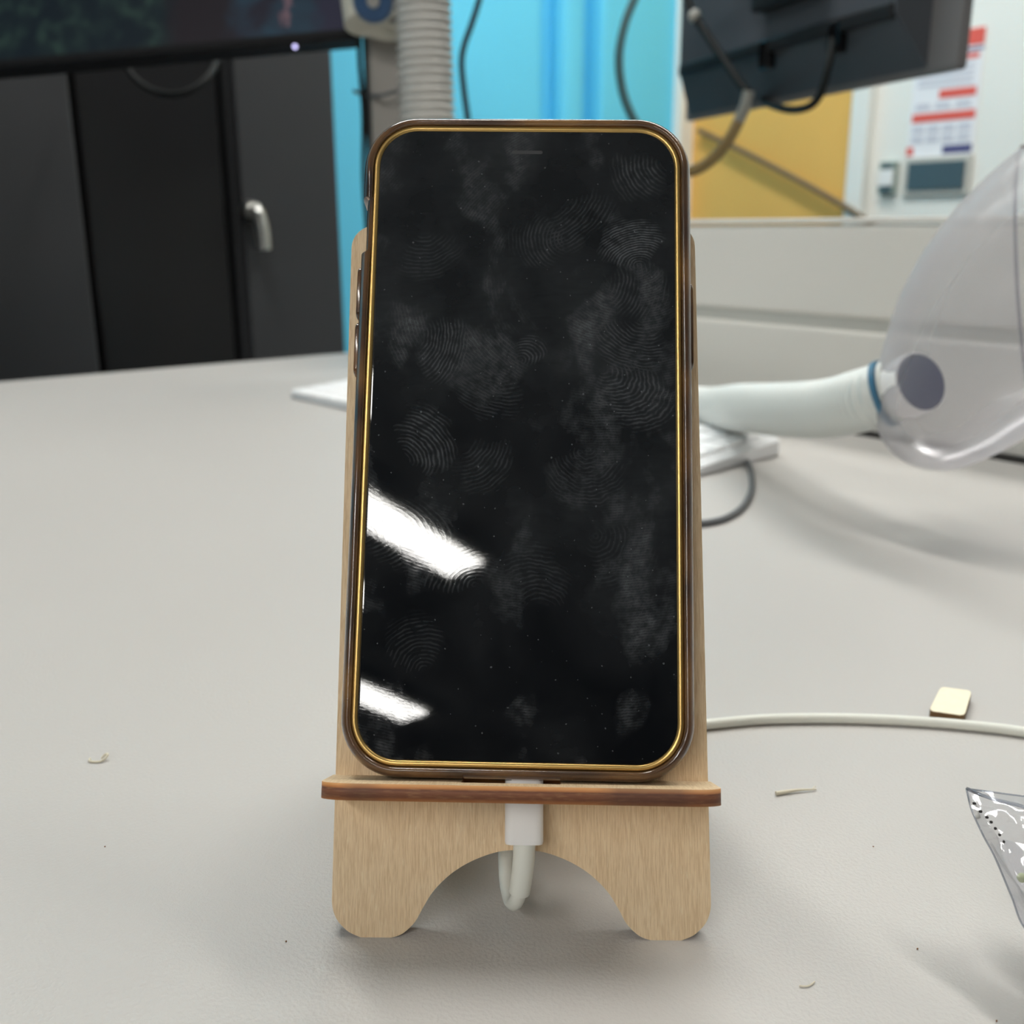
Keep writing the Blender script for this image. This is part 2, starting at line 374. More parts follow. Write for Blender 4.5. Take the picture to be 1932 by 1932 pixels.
# ceiling lights: long diffusers along E2
def ceiling_light(a, b0, b1, label):
    t = empty('ceiling_light', room(a, (b0 + b1) / 2, ZC), (0, 0, ROOM_ROT)); tag(t, label, 'ceiling light', 'long ceiling lights')
    L = b1 - b0
    obj('housing', bx((0, 0, -0.015), (0.24, L + 0.06, 0.03), 0.004), m_white_wall, t)
    obj('diffuser', bx((0, 0, -0.036), (0.17, L, 0.014), 0.005), m_lamp, t)
m_lamp = bpy.data.materials.new('lamp_diffuser'); m_lamp.use_nodes = True
b = m_lamp.node_tree.nodes['Principled BSDF']; b.inputs['Emission Color'].default_value = (1.0, 0.98, 0.94, 1); b.inputs['Emission Strength'].default_value = LIGHT
ceiling_light(-2.05, -2.16, 0.20, 'long lit ceiling light behind the camera, the larger one mirrored in the phone glass')
ceiling_light(-3.23, -3.10, -0.70, 'long lit ceiling light farthest behind the camera, the lower one mirrored in the phone glass')
ceiling_light(0.31, 0.40, 1.80, 'long lit ceiling light above the far desk corner with the pole')
ceiling_light(1.50, 0.95, 2.05, 'added unseen ceiling light brightening the corner of the blue and white walls')  # extra fixture put in to brighten the far walls
ceiling_light(1.30, -0.50, 0.70, 'long lit ceiling light above the aisle beside the white wall')

# ------------------------------------------------------------------ desk and partition
DA1, DB1 = 0.6525, 1.1378
desk = empty('desk', room(0, 0, 0), (0, 0, ROOM_ROT)); tag(desk, 'wide pale grey laminate desk that carries the phone stand', 'desk')
obj('desktop', bx(((-0.75 + DA1) / 2, (-0.75 + DB1) / 2, TZ - 0.0125), (DA1 + 0.75, DB1 + 0.75, 0.025), 0.0025), m_desk, desk)
for a, b_ in ((-0.70, -0.70), (-0.70, DB1 - 0.06), (DA1 - 0.06, -0.70), (DA1 - 0.06, DB1 - 0.06)):
    obj('leg', bx((a, b_, (TZ - 0.025) / 2), (0.05, 0.05, TZ - 0.025), 0.004), m_pole, desk)
part = empty('partition_screen', room(0.66, 0, 0), (0, 0, ROOM_ROT)); tag(part, 'low grey partition screen along the far edge of the desk', 'partition')
PT = 0.154
def pbox(nm, z0, z1, th, m, y0=-0.75, y1=1.13, x0=0.0, bev=0.003):
    return obj(nm, bx((x0 + th / 2, (y0 + y1) / 2, (z0 + z1) / 2), (th, y1 - y0, z1 - z0), bev), m, part)
pbox('lower_panel', 0.02, TZ + 0.074, 0.034, m_screen_wall)
pbox('rail', TZ + 0.072, TZ + 0.084, 0.030, m_rail, x0=0.002)
pbox('upper_panel', TZ + 0.083, TZ + PT - 0.005, 0.034, m_screen_wall)
pbox('top_cap', TZ + PT - 0.004, TZ + PT, 0.035, m_screen_wall, x0=-0.0005, bev=0.001)
pbox('gap_shade_strip', TZ - 0.02, TZ + 0.0032, 0.0065, m_specular_dark, x0=-0.0066, bev=0.001)  # dark strip standing in for the shaded gap between desk and partition

# ------------------------------------------------------------------ phone stand
PSI, X0, Y0, PHI = -0.0216267, 0.00142760, 0.18818, 0.4256086
ex = Vector((math.cos(PSI), math.sin(PSI), 0)); back = Vector((-math.sin(PSI), math.cos(PSI), 0)); zz_ = Vector((0, 0, 1))
ev = math.cos(PHI) * zz_ + math.sin(PHI) * back
en = -math.cos(PHI) * back + math.sin(PHI) * zz_
O_ = Vector((X0, Y0, TZ))
def frame(x, y, z, o):
    m = Matrix((x, y, z)).transposed().to_4x4(); m.translation = o; return m
def S(u, v, n): return O_ + (u * ex + v * ev + n * en) / 1000
stand = empty('phone_stand', mat=frame(ex, back, zz_, O_)); tag(stand, 'light birch plywood phone stand with arched feet and burnt edges', 'stand')
SI = frame(ex, back, zz_, O_).inverted()
bpy.context.view_layer.update()
half = [(41.1, 9.0), (41.0, 6.6), (40.4, 4.6), (39.4, 3.0), (37.6, 1.35), (36.2, 0.6), (34.6, 0.0), (28.0, 0.0), (26.4, 0.45), (24.9, 1.3), (22.8, 3.4), (21.1, 6.4), (18.9, 9.8), (15.5, 13.1), (11.8, 15.5), (7.7, 17.25), (4.0, 18.2), (0, 18.5)]
def scl(L): return [(x / 1000, y / 1000) for x, y in L]
def spl(L, n=4):
    P = smooth_path([(x, y, 0) for x, y in L], n); return [(p.x, p.y) for p in P]
lowR = [(41.1, 9.0)] + spl(half[0:7], 3)[1:] + spl(half[7:], 4)
lowL = [(-x, y) for x, y in lowR[::-1]][1:]
TOPV, RT = 163.0, 5.6
top = [(-41.1 + RT - RT * math.cos(a), TOPV - RT + RT * math.sin(a)) for a in [PI / 2 * k / 8 for k in range(9)]] + [(41.1 - RT + RT * math.sin(a), TOPV - RT + RT * math.cos(a)) for a in [PI / 2 * k / 8 for k in range(9)]]
outline = lowR + lowL + [(-41.1, 30)] + top + [(41.1, 30)]
slot = [(-22, 30.2), (22, 30.2), (22, 33.9), (-22, 33.9)]
pbm = extrude_outline([scl(outline), scl(slot)], 0.0032)
obj('front_plate', pbm, [m_birch, m_thin_edge], stand, mat=SI @ frame(ex, ev, en, S(0, 0, -3.2)))
# shelf: pushed into the front plate, square to it, slot for the plug
srot = -0.0115
sx = math.cos(srot) * ex + math.sin(srot) * ev; sv = -math.sin(srot) * ex + math.cos(srot) * ev
D = 17.0; rr = 6.5; hw = 41.6
shelf = [(21.5, -9), (21.5, 0.0), (hw, 0.0), (hw, 2)] + [(hw - rr + rr * math.cos(a), D - rr * 0.7 + rr * 0.7 * math.sin(a)) for a in [PI / 2 * k / 8 for k in range(9)]] + \
    [(-hw + rr - rr * math.sin(a), D - rr * 0.7 + rr * 0.7 * math.cos(a)) for a in [PI / 2 * k / 8 for k in range(9)]] + [(-hw, 2), (-hw, 0.0), (-21.5, 0.0), (-21.5, -9)]
shole = [(-8.5, 1.0), (12.5, 1.0), (12.5, 11.4), (-8.5, 11.4)]
sbm = extrude_outline([scl(shelf), scl(shole)], 0.0034)
# local x across, y out of the plate, z down the plate (keeps a right-handed frame), origin on the shelf's top
obj('shelf', sbm, [m_birch, m_burnt], stand, mat=SI @ frame(-sx, en, sv, S(0, 30.35, 0)))
# rear leg: unseen arched plate leaning on the front one, widened to shade the arch
bfoot = 62.0
LV = 96.0
pj = S(0, LV, -3.4); pf = O_ + back * ((LV * math.sin(PHI) + 44) / 1000)
rv = (pj - pf); LR = rv.length * 1000; rv.normalize(); rn = ex.cross(rv)
rl = [(x * 0.95, y * 0.9) for x, y in lowR]; rout = rl + [(-x, y) for x, y in rl[::-1]][1:] + [(-39, LR - 3), (-36, LR), (36, LR), (39, LR - 3)]
obj('rear_leg', extrude_outline([scl(rout)], 0.0032), [m_birch, m_thin_edge], stand, mat=SI @ frame(ex, rv, rn, pf - rn * 0.0016))

# ------------------------------------------------------------------ phone in its case
PR = -0.0144265; PL = 151.16
pu_ = math.cos(PR) * ex + math.sin(PR) * ev; pv_ = -math.sin(PR) * ex + math.cos(PR) * ev
pc = S(0.13856, 33.93664 + PL / 2 + 0.15, 0.15)
phone = empty('smartphone', mat=frame(pu_, pv_, en, pc)); tag(phone, 'black glass smartphone in a smoked amber case, leaning on the birch stand', 'phone')
HX, HY, RC = 38.0, PL / 2, 12.6
notch = (42.2, 54.6)
ly = [notch[0] - 0.6, notch[0], 48, notch[1], notch[1] + 0.6]
def prof(inset, z, cut=True):
    P = rrect(HX - inset, HY - inset, max(0.5, RC - inset), 12, left_ys=ly)
    out = []
    for x, y in P:
        if cut and x < -HX + inset + 0.01 and notch[0] - 0.1 < y < notch[1] + 0.1: x += 1.0 if inset < 1.2 else 0.3
        out.append((x / 1000, y / 1000, z / 1000))
    return out
bm = bmesh.new()
loft(bm, [prof(*q) for q in ((2.6, 0), (1.0, 0.3), (0.25, 1.3), (0.0, 2.8), (0.0, 7.2), (0.15, 8.6), (0.55, 9.7), (1.05, 10.35), (1.6, 10.6), (2.1, 10.5), (2.35, 10.15), (2.4, 8.8), (2.4, 2.0))], True, True)
obj('case', bm, m_case, phone, smooth=0.9)
bm = bmesh.new()
loft(bm, [prof(a, z, False) for a, z in ((2.42, 2.2), (2.42, 9.3), (2.55, 9.85), (2.9, 10.08), (3.4, 10.06), (3.8, 9.82), (3.95, 9.3))], True, True)
obj('phone_frame', bm, m_gold, phone, smooth=0.9); tag(bpy.data.objects['phone_frame'], 'gold rim around the black glass')
bm = bmesh.new()
loft(bm, [prof(a, z, False) for a, z in ((3.83, 9.2), (3.83, 9.78), (4.0, 9.92), (4.25, 9.95))], False, True)
obj('screen', bm, m_glass, phone)
bm = bmesh.new(); P = rrect(3.6, 0.42, 0.41, 4)
loft(bm, [[((x + 0.0) / 1000, (y + 66.55) / 1000, z / 1000) for x, y in P] for z in (9.90, 9.965)]); obj('earpiece', bm, m_dark_slot, phone)
def button(y0, y1, side, out=0.85):
    bm = bmesh.new(); P = rrect((y1 - y0) / 2, 1.7, 1.6, 5)
    loft(bm, [[(side * (HX + o) / 1000, (x * k + (y0 + y1) / 2) / 1000, (y * k + 5.4) / 1000) for x, y in P] for o, k in ((-0.6, 1.0), (out - 0.3, 1.0), (out, 0.93))])
    obj('button_cover', bm, m_case, phone, smooth=0.6)
cy = 33.937 + PL / 2
button(27.0, 39.6, -1); button(13.4, 26.2, -1); button(15.6, 36.6, 1, 0.6)
# port cut-out around the plug, and the two dark grille slots beside it
for x0, hx_ in ((0, 6.2),):
    bm = bmesh.new(); P = rrect(hx_, 2.3, 2.2, 6)
    loft(bm, [[((x + x0) / 1000, y_ / 1000, (z + 5.4) / 1000) for x, z in P] for y_ in (-HY + 0.6, -HY - 0.06)]); obj('port_opening', bm, m_specular_dark, phone)
for x0 in (-17, 14.5):
    bm = bmesh.new(); P = rrect(6.0, 0.9, 0.85, 4)
    loft(bm, [[((x + x0) / 1000, y_ / 1000, (z + 5.2) / 1000) for x, z in P] for y_ in (-HY + 0.6, -HY - 0.05)]); obj('speaker_opening', bm, m_specular_dark, phone)

# ------------------------------------------------------------------ charging cable
cable = empty('charging_cable', S(0.1, 20, 5.4)); tag(cable, 'white charging cable plugged into the phone and running off across the desk', 'cable')
CI = Matrix.Translation(S(0.1, 20, 5.4)).inverted()
bpy.context.view_layer.update()
px_c = 0.75
bm = bmesh.new(); P = rrect(4.1, 2.5, 1.9, 6)
loft(bm, [[S(px_c + x * k + dv * 0.0, v_, 5.5 + n_ * k) for x, n_ in P] for v_, k, dv in ((34.3, 0.95, 0), (33.9, 1.0, 0), (21.2, 1.0, 0), (20.7, 0.96, 0))])
obj('plug', bm, m_white_plug, cable, smooth=0.7, mat=CI)
rel = smooth_path([S(px_c + 0.1, 21.0, 5.5), S(px_c - 0.1, 17.0, 5.4), S(px_c - 0.6, 13.0, 4.6), S(px_c - 1.0, 10.4, 3.6)], 6)
bm = bmesh.new(); tube_into(bm, rel, lambda i: 0.0024 - 0.00012 * i / len(rel), 18); obj('strain_relief', bm, m_white_cable, cable, smooth=0.7, mat=CI)
def T(x, y, z=0.0): return Vector((x, y, TZ + z))
pts = [S(px_c - 0.9, 11.2, 3.9), S(px_c - 1.5, 8.6, 2.2), S(px_c - 2.3, 7.2, -0.6), S(px_c - 3.2, 7.6, -3.8), S(px_c - 4.0, 10.2, -6.6), S(px_c - 4.4, 15, -8.6), S(px_c - 4.4, 20, -10.0),
       T(-0.003, 0.2225, 0.020), T(-0.001, 0.235, 0.0165), T(0.006, 0.250, 0.009), T(0.018, 0.267, 0.0022), T(0.040, 0.279, 0.0016)] + \
      [on_z(x, y, TZ + 0.0016) for x, y in ((1340, 1366), (1440, 1357), (1550, 1355), (1650, 1357), (1760, 1363), (1860, 1372), (1932, 1381), (2100, 1406), (2400, 1462), (3000, 1600))]
obj('cord', tube(pts, 0.0016, 14, 8), m_white_cable, cable, smooth=0.7, mat=CI)

# ------------------------------------------------------------------ scraps on the desk
zb = 0.0034
q = [on_z(x, y, TZ + zb) for x, y in ((1752, 1341), (1820, 1351), (1834, 1303), (1775, 1295))]
ctr = sum(q, Vector()) / 4
bm = bmesh.new()
def inset_quad(q, ctr, k, z, r=0.12):
    out = []
    for i in range(4):
        a, b_, c = q[i - 1], q[i], q[(i + 1) % 4]
        for p in (b_.lerp(a, r), b_.lerp(a, r * .3) .lerp(c, r * .3), b_.lerp(c, r)):
            w_ = ctr + (p - ctr) * k; out.append((w_.x, w_.y, z))
    return out
vs = loft(bm, [inset_quad(q, ctr, k, TZ + z) for k, z in ((0.98, 0.0), (1.0, 0.0004), (1.0, zb - 0.0003), (0.985, zb))])
bm.faces.ensure_lookup_table()
bm.normal_update()
for f in bm.faces: f.material_index = 0 if f.normal.z > 0.6 or f.normal.z < -.6 else 1
o = obj('wood_offcut', bm, [mat('pale_ply_top', s2l((248, 236, 206)), 0.6, vary=(300, 0.08)), mat('burnt_offcut_edge', s2l((104, 76, 44)), 0.7, vary=(300, 0.4))])
tag(o, 'small square plywood offcut with burnt edges lying behind the white cable', 'offcut')
p0, p1 = on_z(1464, 1497, TZ + 0.0006), on_z(1540, 1489, TZ + 0.0005)
pth = resample([p0, p0.lerp(p1, .5) + Vector((0, 0.0003, 0.0002)), p1], 0.0008)
bm = bmesh.new(); tube_into(bm, pth, lambda i: 0.00062 - 0.00046 * i / len(pth), 8)
tube_into(bm, smooth_path([p1.lerp(p0, .1), p1 + Vector((-.0004, .0006, .0004)), p1 + Vector((.0003, .0010, .0002))], 4), 0.00012, 6)
tag(obj('wood_sliver', bm, m_shaving, smooth=1.0), 'thin straight wood sliver lying right of the phone stand', 'sliver')
c0 = on_z(186, 1436, TZ)
bm = bmesh.new()
tube_into(bm, smooth_path([c0 + Vector((x / 1000, y / 1000, z / 1000)) for x, y, z in ((-2.6, .6, .5), (-2.4, -.5, .4), (-1.0, -1.0, .35), (0.8, -.9, .4), (2.0, -.2, .9), (2.5, .9, 1.6), (1.7, 1.2, 1.5), (.6, .6, .5))], 5), 0.00033, 8)
tag(obj('wood_shaving', bm, m_shaving, smooth=1.0), 'small curled wood shaving alone on the desk left of the stand', 'shaving')
bm = bmesh.new(); fp = [on_z(x, y, TZ + 0.0003) for x, y in ((1508, 1860), (1519, 1861), (1528, 1859), (1537, 1852))]
tube_into(bm, smooth_path(fp, 4), 0.00016, 6); tag(obj('fibre', bm, m_shaving, smooth=1.0), 'tiny bent pale fibre near the front of the desk', 'fibre')
k = 0
for x, y, lab in ((198, 1597, 'tiny dark crumb left of the stand foot'), (470, 1324, 'tiny pale crumb between the shaving and the phone'), (1648, 1597, 'tiny dark crumb between sliver and clear bag'), (1731, 1790, 'tiny dark crumb left of the clear bag shadow'), (1880, 1926, 'dark speck at the very front right of the desk'), (540, 1776, 'tiny speck just left of the left foot')):
    bm = bmesh.new(); bmesh.ops.create_icosphere(bm, subdivisions=1, radius=0.00022)
    for v_ in bm.verts: v_.co *= random.uniform(.7, 1.3)
    bmesh.ops.translate(bm, verts=bm.verts, vec=on_z(x, y, TZ + 0.00016))
    tag(obj('crumb', bm, m_shaving if k == 1 else m_thin_edge), lab, 'crumb', 'crumbs on the desk'); k += 1

# clear bag at the front right: two films meeting in a folded corner, the corner standing off the desk
bag = empty('plastic_bag', on_z(1880, 1700, TZ)); tag(bag, 'clear crinkled plastic bag at the front right corner of the desk', 'bag')
BI = Matrix.Translation(bag.location).inverted()
bpy.context.view_layer.update()
tip = on_z(1823, 1488, TZ + 0.030)
e_top = on_z(1932, 1476, TZ + 0.034); far_top = e_top + (e_top - tip) * 1.6
e_low = on_z(1934, 1752, TZ + 0.016); mid_low = on_z(1876, 1615, TZ + 0.0235)
right_mid = Vector((tip.x + 0.085, tip.y - 0.03, TZ + 0.028))
low2 = Vector((e_low.x + 0.035, e_low.y - 0.045, TZ + 0.002))
seam = smooth_path([tip, on_z(1834, 1530, TZ + 0.0285), on_z(1856, 1578, TZ + 0.026), mid_low, on_z(1908, 1690, TZ + 0.019), e_low, e_low + Vector((.004, -.006, -.002)), e_low + Vector((.010, -.013, -.0045)), e_low + Vector((.024, -.024, -.009)), e_low + Vector((.05, -.042, -.0145))], 6)
sres = resample(seam, 0.0012)
def film(V, n, amp, seed, bulge, dz):
    bm = bmesh.new(); G_ = []
    for i, q_ in enumerate(sres):
        row = []
        for j in range(n + 1):
            t = j / n
            p = q_ + V * t + Vector((0, 0, dz * min(1, 16 * t) * (q_.z - TZ) / 0.03))
            wgt = min(1, 40 * t + .02) * min(1, .08 + i / 14)
            k_ = noise.noise(p * 55 + Vector((seed, 0, 0))) + 0.7 * abs(noise.noise(Vector((p.x * 150, p.y * 90, seed)))) + 0.45 * (0.5 - abs(noise.noise(p * 260))) + 0.12 * noise.noise(p * 700)
            p += Vector((0, -0.3, 1)) * (amp * k_ + bulge * math.sin(PI * t)) * wgt
            p.z = max(p.z, TZ + 0.0004)
            row.append(bm.verts.new(p))
        G_.append(row)
    for i in range(len(G_) - 1):
        for j in range(n): bm.faces.new((G_[i][j], G_[i + 1][j], G_[i + 1][j + 1], G_[i][j + 1]))
    return bm
V_ = Vector((e_top.x - tip.x, e_top.y - tip.y, 0)).normalized() * 0.12 + Vector((0, 0, (e_top.z - tip.z) * 2))
obj('upper_film', film(V_, 200, 0.0033, 3.1, 0.004, 0.0), m_film, bag, smooth=3.0, mat=BI)
obj('lower_film', film(V_ + Vector((0, 0, -.012)), 110, 0.0020, 9.2, -0.006, -0.010), m_film, bag, smooth=3.0, mat=BI)
bm = bmesh.new(); tube_into(bm, seam, 0.0002, 8)
tube_into(bm, [tip + V_ * (k_ / 12) for k_ in range(13)], 0.0002, 8)
tube_into(bm, smooth_path([tip + Vector((.0002, 0, 0)), on_z(1852, 1500, TZ + 0.031), on_z(1890, 1512, TZ + 0.0315), on_z(1935, 1524, TZ + 0.032), on_z(2010, 1560, TZ + 0.03)], 6), 0.0004, 8)
obj('edge_seam', bm, m_filmedge, bag, smooth=3.0, mat=BI)
bm = bmesh.new()
cr = [on_z(x, y, TZ + 0.029) for x, y in ((1838, 1516), (1850, 1531), (1862, 1542), (1870, 1551), (1878, 1563), (1886, 1575), (1894, 1588))]
for i, c in enumerate(cr): box_into(bm, c, (0.0007 - .00005 * i, 0.0005, 0.0005), 0.0001, None, 1)
obj('perforation', bm, m_specular_dark, bag, mat=BI)
bm = bmesh.new(); bmesh.ops.create_uvsphere(bm, u_segments=10, v_segments=6, radius=0.0011); bmesh.ops.translate(bm, verts=bm.verts, vec=on_z(1928, 1656, TZ + 0.004))
tag(obj('bead', bm, mat('yellow_green_speck', s2l((196, 206, 150)), 0.4), smooth=1.0), 'tiny yellow-green bead under the edge of the clear bag', 'bead')

# ------------------------------------------------------------------ keyboard behind the phone
KL = Vector((-0.2030, 0.926, TZ)); K0 = Vector((0.1000, 0.597, TZ)); kx = (K0 - KL).normalized(); kyv = Vector((-kx.y, kx.x, 0))
KW, KD = (K0 - KL).length, 0.112
kb = empty('keyboard', mat=frame(kx, kyv, zz_, KL)); tag(kb, 'white full-size keyboard lying across the desk behind the phone stand', 'keyboard')
bm = bmesh.new()
P = rrect(KW / 2, KD / 2, 0.008, 6)
def kbz(y): return 0.0055 + 0.006 * (y + KD / 2) / KD
loft(bm, [[(x * k_ + KW / 2, y * k_ + KD / 2, (z0 if top_ == 0 else kbz(y)) - dz) for x, y in P] for z0, top_, k_, dz in ((0.0, 0, .985, 0), (0.0012, 0, 1, 0), (0, 1, 1, 0.0008), (0, 1, .994, 0))])
obj('body', bm, m_alu, kb, smooth=0.6)
tilt = Matrix.Rotation(math.atan2(0.006, KD), 4, 'X')
def keymesh(wk, hk):
    bm = bmesh.new(); P = rrect(wk / 2, hk / 2, 0.0016, 3)
    loft(bm, [[(x * k_, y * k_, z) for x, y in P] for z, k_ in ((0, 1), (0.0022, 1), (0.0028, .95))], False, True)
    me = bpy.data.meshes.new('key'); bmesh.ops.recalc_face_normals(bm, faces=bm.faces); bm.to_mesh(me); bm.free(); me.materials.append(m_key); return me
kcache = {}
def key(x0, row, wu, hu=1.0, pitch=0.0190):
    rowh = 0.0178
    wk, hk = wu * pitch - 0.0026, hu * rowh - 0.0024
    kk = (round(wk, 5), round(hk, 5))
    if kk not in kcache: kcache[kk] = keymesh(wk, hk)
    y = KD - 0.0085 - row * rowh - hu * rowh / 2 + rowh * 0.0
    o = bpy.data.objects.new('key', kcache[kk]); C.objects.link(o); o.parent = kb
    o.matrix_local = Matrix.Translation((x0 + wu * pitch / 2, y, kbz(y - KD / 2) - 0.0002)) @ tilt
u_ = (KW - 0.012) / 23.0; U0 = 0.006
rows = [[0.9] * 0 + [1.0] * 15, [1.0] * 13 + [2.0], [1.5] + [1.0] * 12 + [1.5], [1.75] + [1.0] * 11 + [2.25], [2.25] + [1.0] * 10 + [2.75], [1.25, 1.25, 1.25, 6.0, 1.25, 1.25, 1.25, 1.5]]
for r_, row in enumerate(rows):
    x = U0
    for wu in row: key(x, r_ * 0.99, wu, pitch=u_); x += wu * u_
for r_ in range(5):
    for c in range(3):
        if r_ in (3,) or (r_ == 4 and c != 1): continue
        key(U0 + (15.25 + c) * u_, r_ * 0.99, 1, pitch=u_)
for c in range(3): key(U0 + (15.25 + c) * u_, 5 * 0.99, 1, pitch=u_)
for r_ in range(6):
    for c in range(4):
        key(U0 + (18.7 + c) * u_, r_ * 0.99, 1, pitch=u_)
kc = [Vector((0.172, 0.640, TZ + 0.0040)), Vector((0.163, 0.605, TZ + 0.0022))] + [on_z(x, y, TZ + 0.0018) for x, y in ((1408, 868), (1417, 892), (1417, 925), (1402, 955), (1375, 975), (1342, 985), (1300, 988), (1240, 982), (1150, 955), (1090, 915))]
o = obj('keyboard_cable', tube(kc[2:], 0.0018, 12, 8), m_cable_grey, smooth=0.8); tag(o, 'dark grey cable curling out from under the white keyboard', 'cable')

# ------------------------------------------------------------------ clear hood on its pale hose
HT = 0.49
hood = empty('extraction_hood', on_z(1668, 850, TZ)); tag(hood, 'clear plastic dome hood on the end of a pale ribbed hose', 'hood')
HI = Matrix.Translation(hood.location).inverted()
bpy.context.view_layer.update()
hp = [Vector((-0.060, 1.075, TZ + 0.0165)), Vector((-0.01, 0.990, TZ + 0.0162)), Vector((0.045, 0.905, TZ + 0.0162)), at(1180, 741, .862), at(1320, 768, .785), at(1400, 769, .668), at(1480, 773, .590), at(1560, 771, .54), at(1635, 753, .506), at(1690, 736, .494)]
hpath = resample(smooth_path(hp, 12), 0.00065)
bm = bmesh.new(); tube_into(bm, hpath, lambda i: 0.0151 + 0.0007 * math.sin(2 * PI * i / 5), 28)
obj('hose', bm, m_pale_hose, hood, smooth=1.2, mat=HI)
d_ = (hpath[-1] - hpath[-8]).normalized()
bm = bmesh.new(); cyl_into(bm, hpath[-11], hpath[-7], 0.0166, 0.0166, 32); obj('collar', bm, m_blue_ring, hood, smooth=0.6, mat=HI)
noz = (at(1752, 712, .475) - at(1700, 733, .492)).normalized()
bm = bmesh.new(); tube_into(bm, [at(1700, 736, .492) + noz * k_ for k_ in (0, .004, .0125, .0135, .0135)], lambda i: (0.0140, 0.0148, 0.0148, 0.0142, 0.0136)[i], 32)
obj('nozzle', bm, m_white_plug, hood, smooth=0.7, mat=HI)
bm = bmesh.new(); cyl_into(bm, at(1700, 736, .492) + noz * .0130, at(1700, 736, .492) + noz * .0139, 0.0136, 0.0136, 32); obj('nozzle_mouth', bm, m_navy, hood, mat=HI)  # solid navy disc painted for the shade inside the hose end
# egg-shaped shell of revolution, cut open on its right side
mm = HT / FPX
prof_px = [(-52, 4), (-50, 18), (-43, 42), (-30, 66), (-10, 90), (20, 112), (65, 136), (119, 158), (192, 184), (250, 196), (302, 203), (370, 204), (444, 197), (520, 182), (590, 160), (660, 128), (720, 84), (760, 40), (772, 4)]
ax = (0.6 * R_ + 0.8 * U_ - 0.05 * f_).normalized()
a_x = (0.8 * R_ - 0.6 * U_); a_x = (a_x - ax * a_x.dot(ax)).normalized(); a_y = ax.cross(a_x)
org = at(1732, 824, HT)
PP = smooth_path([(a * mm, r_ * mm, 0) for a, r_ in prof_px], 3)
bm = bmesh.new(); segs = 56
loft(bm, [[org + ax * p.x + max(p.y, 0.0004) * (math.cos(2 * PI * k / segs) * a_x + math.sin(2 * PI * k / segs) * a_y) for k in range(segs)] for p in PP])
pn = (0.95 * R_ + 0.06 * U_ - 0.36 * f_).normalized(); pp = at(1938, 470, HT)
bmesh.ops.bisect_plane(bm, geom=bm.verts[:] + bm.edges[:] + bm.faces[:], plane_co=pp, plane_no=pn, clear_outer=True)
be = [e for e in bm.edges if len(e.link_faces) == 1]
adj = {}
for e in be:
    for v_ in e.verts: adj.setdefault(v_, []).append(e.other_vert(v_))
st = next(iter(adj)); loop = [st]; prev = None
while True:
    nx = [q_ for q_ in adj[loop[-1]] if q_ is not prev]
    if not nx or nx[0] is st or len(loop) > 2000: break
    prev = loop[-1]; loop.append(nx[0])
rim = [v_.co.copy() for v_ in loop] + [loop[0].co.copy()]
obj('dome', bm, m_hood, hood, smooth=3.0, mat=HI)
bm = bmesh.new(); tube_into(bm, rim, 0.0009, 10); obj('rim', bm, m_rimclear, hood, smooth=3.0, mat=HI)

# ------------------------------------------------------------------ pole with clamp, hoses and cables at the far corner
PX, PY = -0.1365, 1.235
pole = empty('monitor_pole', (PX, PY, TZ), (0, 0, 0.0)); tag(pole, 'grey metal monitor pole standing at the far corner of the desk', 'pole')
obj('base', bx((0, 0, 0.004), (0.1, 0.1, 0.008), 0.003), m_pole, pole)
obj('upright', bx((0, 0, 0.38), (0.040, 0.040, 0.75), 0.004), m_pole, pole)
obj('channel', bx((-0.0215, -0.012, 0.38), (0.006, 0.012, 0.74), 0.001), m_black, pole)
def loc(px, py, t): return at(px, py, t) - Vector((PX, PY, TZ))
zc = loc(740, 30, 1.12).z
obj('clamp', bx((0.004, 0, zc), (0.062, 0.062, 0.040), 0.008), m_cast, pole)
bm = bmesh.new(); cyl_into(bm, loc(702, 46, 1.075), loc(690, -70, 1.075), 0.029, 0.031, 32); obj('arm_joint', bm, m_cast, pole, smooth=0.6)
bm = bmesh.new(); tube_into(bm, smooth_path([loc(672, 40, 1.09), loc(705, 52, 1.095), loc(735, 58, 1.10), loc(768, 52, 1.12)], 6), 0.0105, 16); obj('clamp_bracket', bm, m_cast, pole, smooth=0.8)
cc = loc(704, 2, 1.042); nn = (CAM - at(704, 2, 1.042)).normalized()
bm = bmesh.new(); cyl_into(bm, cc - nn * 0.006, cc + nn * 0.004, 0.021, 0.019, 32); jc = obj('joint_cap', bm, m_deepblue, pole, smooth=0.6)
bm = bmesh.new(); cyl_into(bm, cc + nn * 0.003, cc + nn * 0.007, 0.007, 0.006, 20); obj('cap_bolt', bm, m_chrome, jc, smooth=0.6)
bm = bmesh.new(); p_ = loc(769, 50, 1.06); cyl_into(bm, p_ + Vector((0, .03, .002)), p_, 0.008, 0.0065, 20); obj('clamp_knob', bm, m_white_plug, pole, smooth=0.6)
bm = bmesh.new(); tube_into(bm, smooth_path([loc(748, 42, 1.075), loc(744, 15, 1.07), loc(748, -20, 1.07)], 5), 0.008, 12); obj('dark_knuckle', bm, m_cable_grey, pole, smooth=0.8)
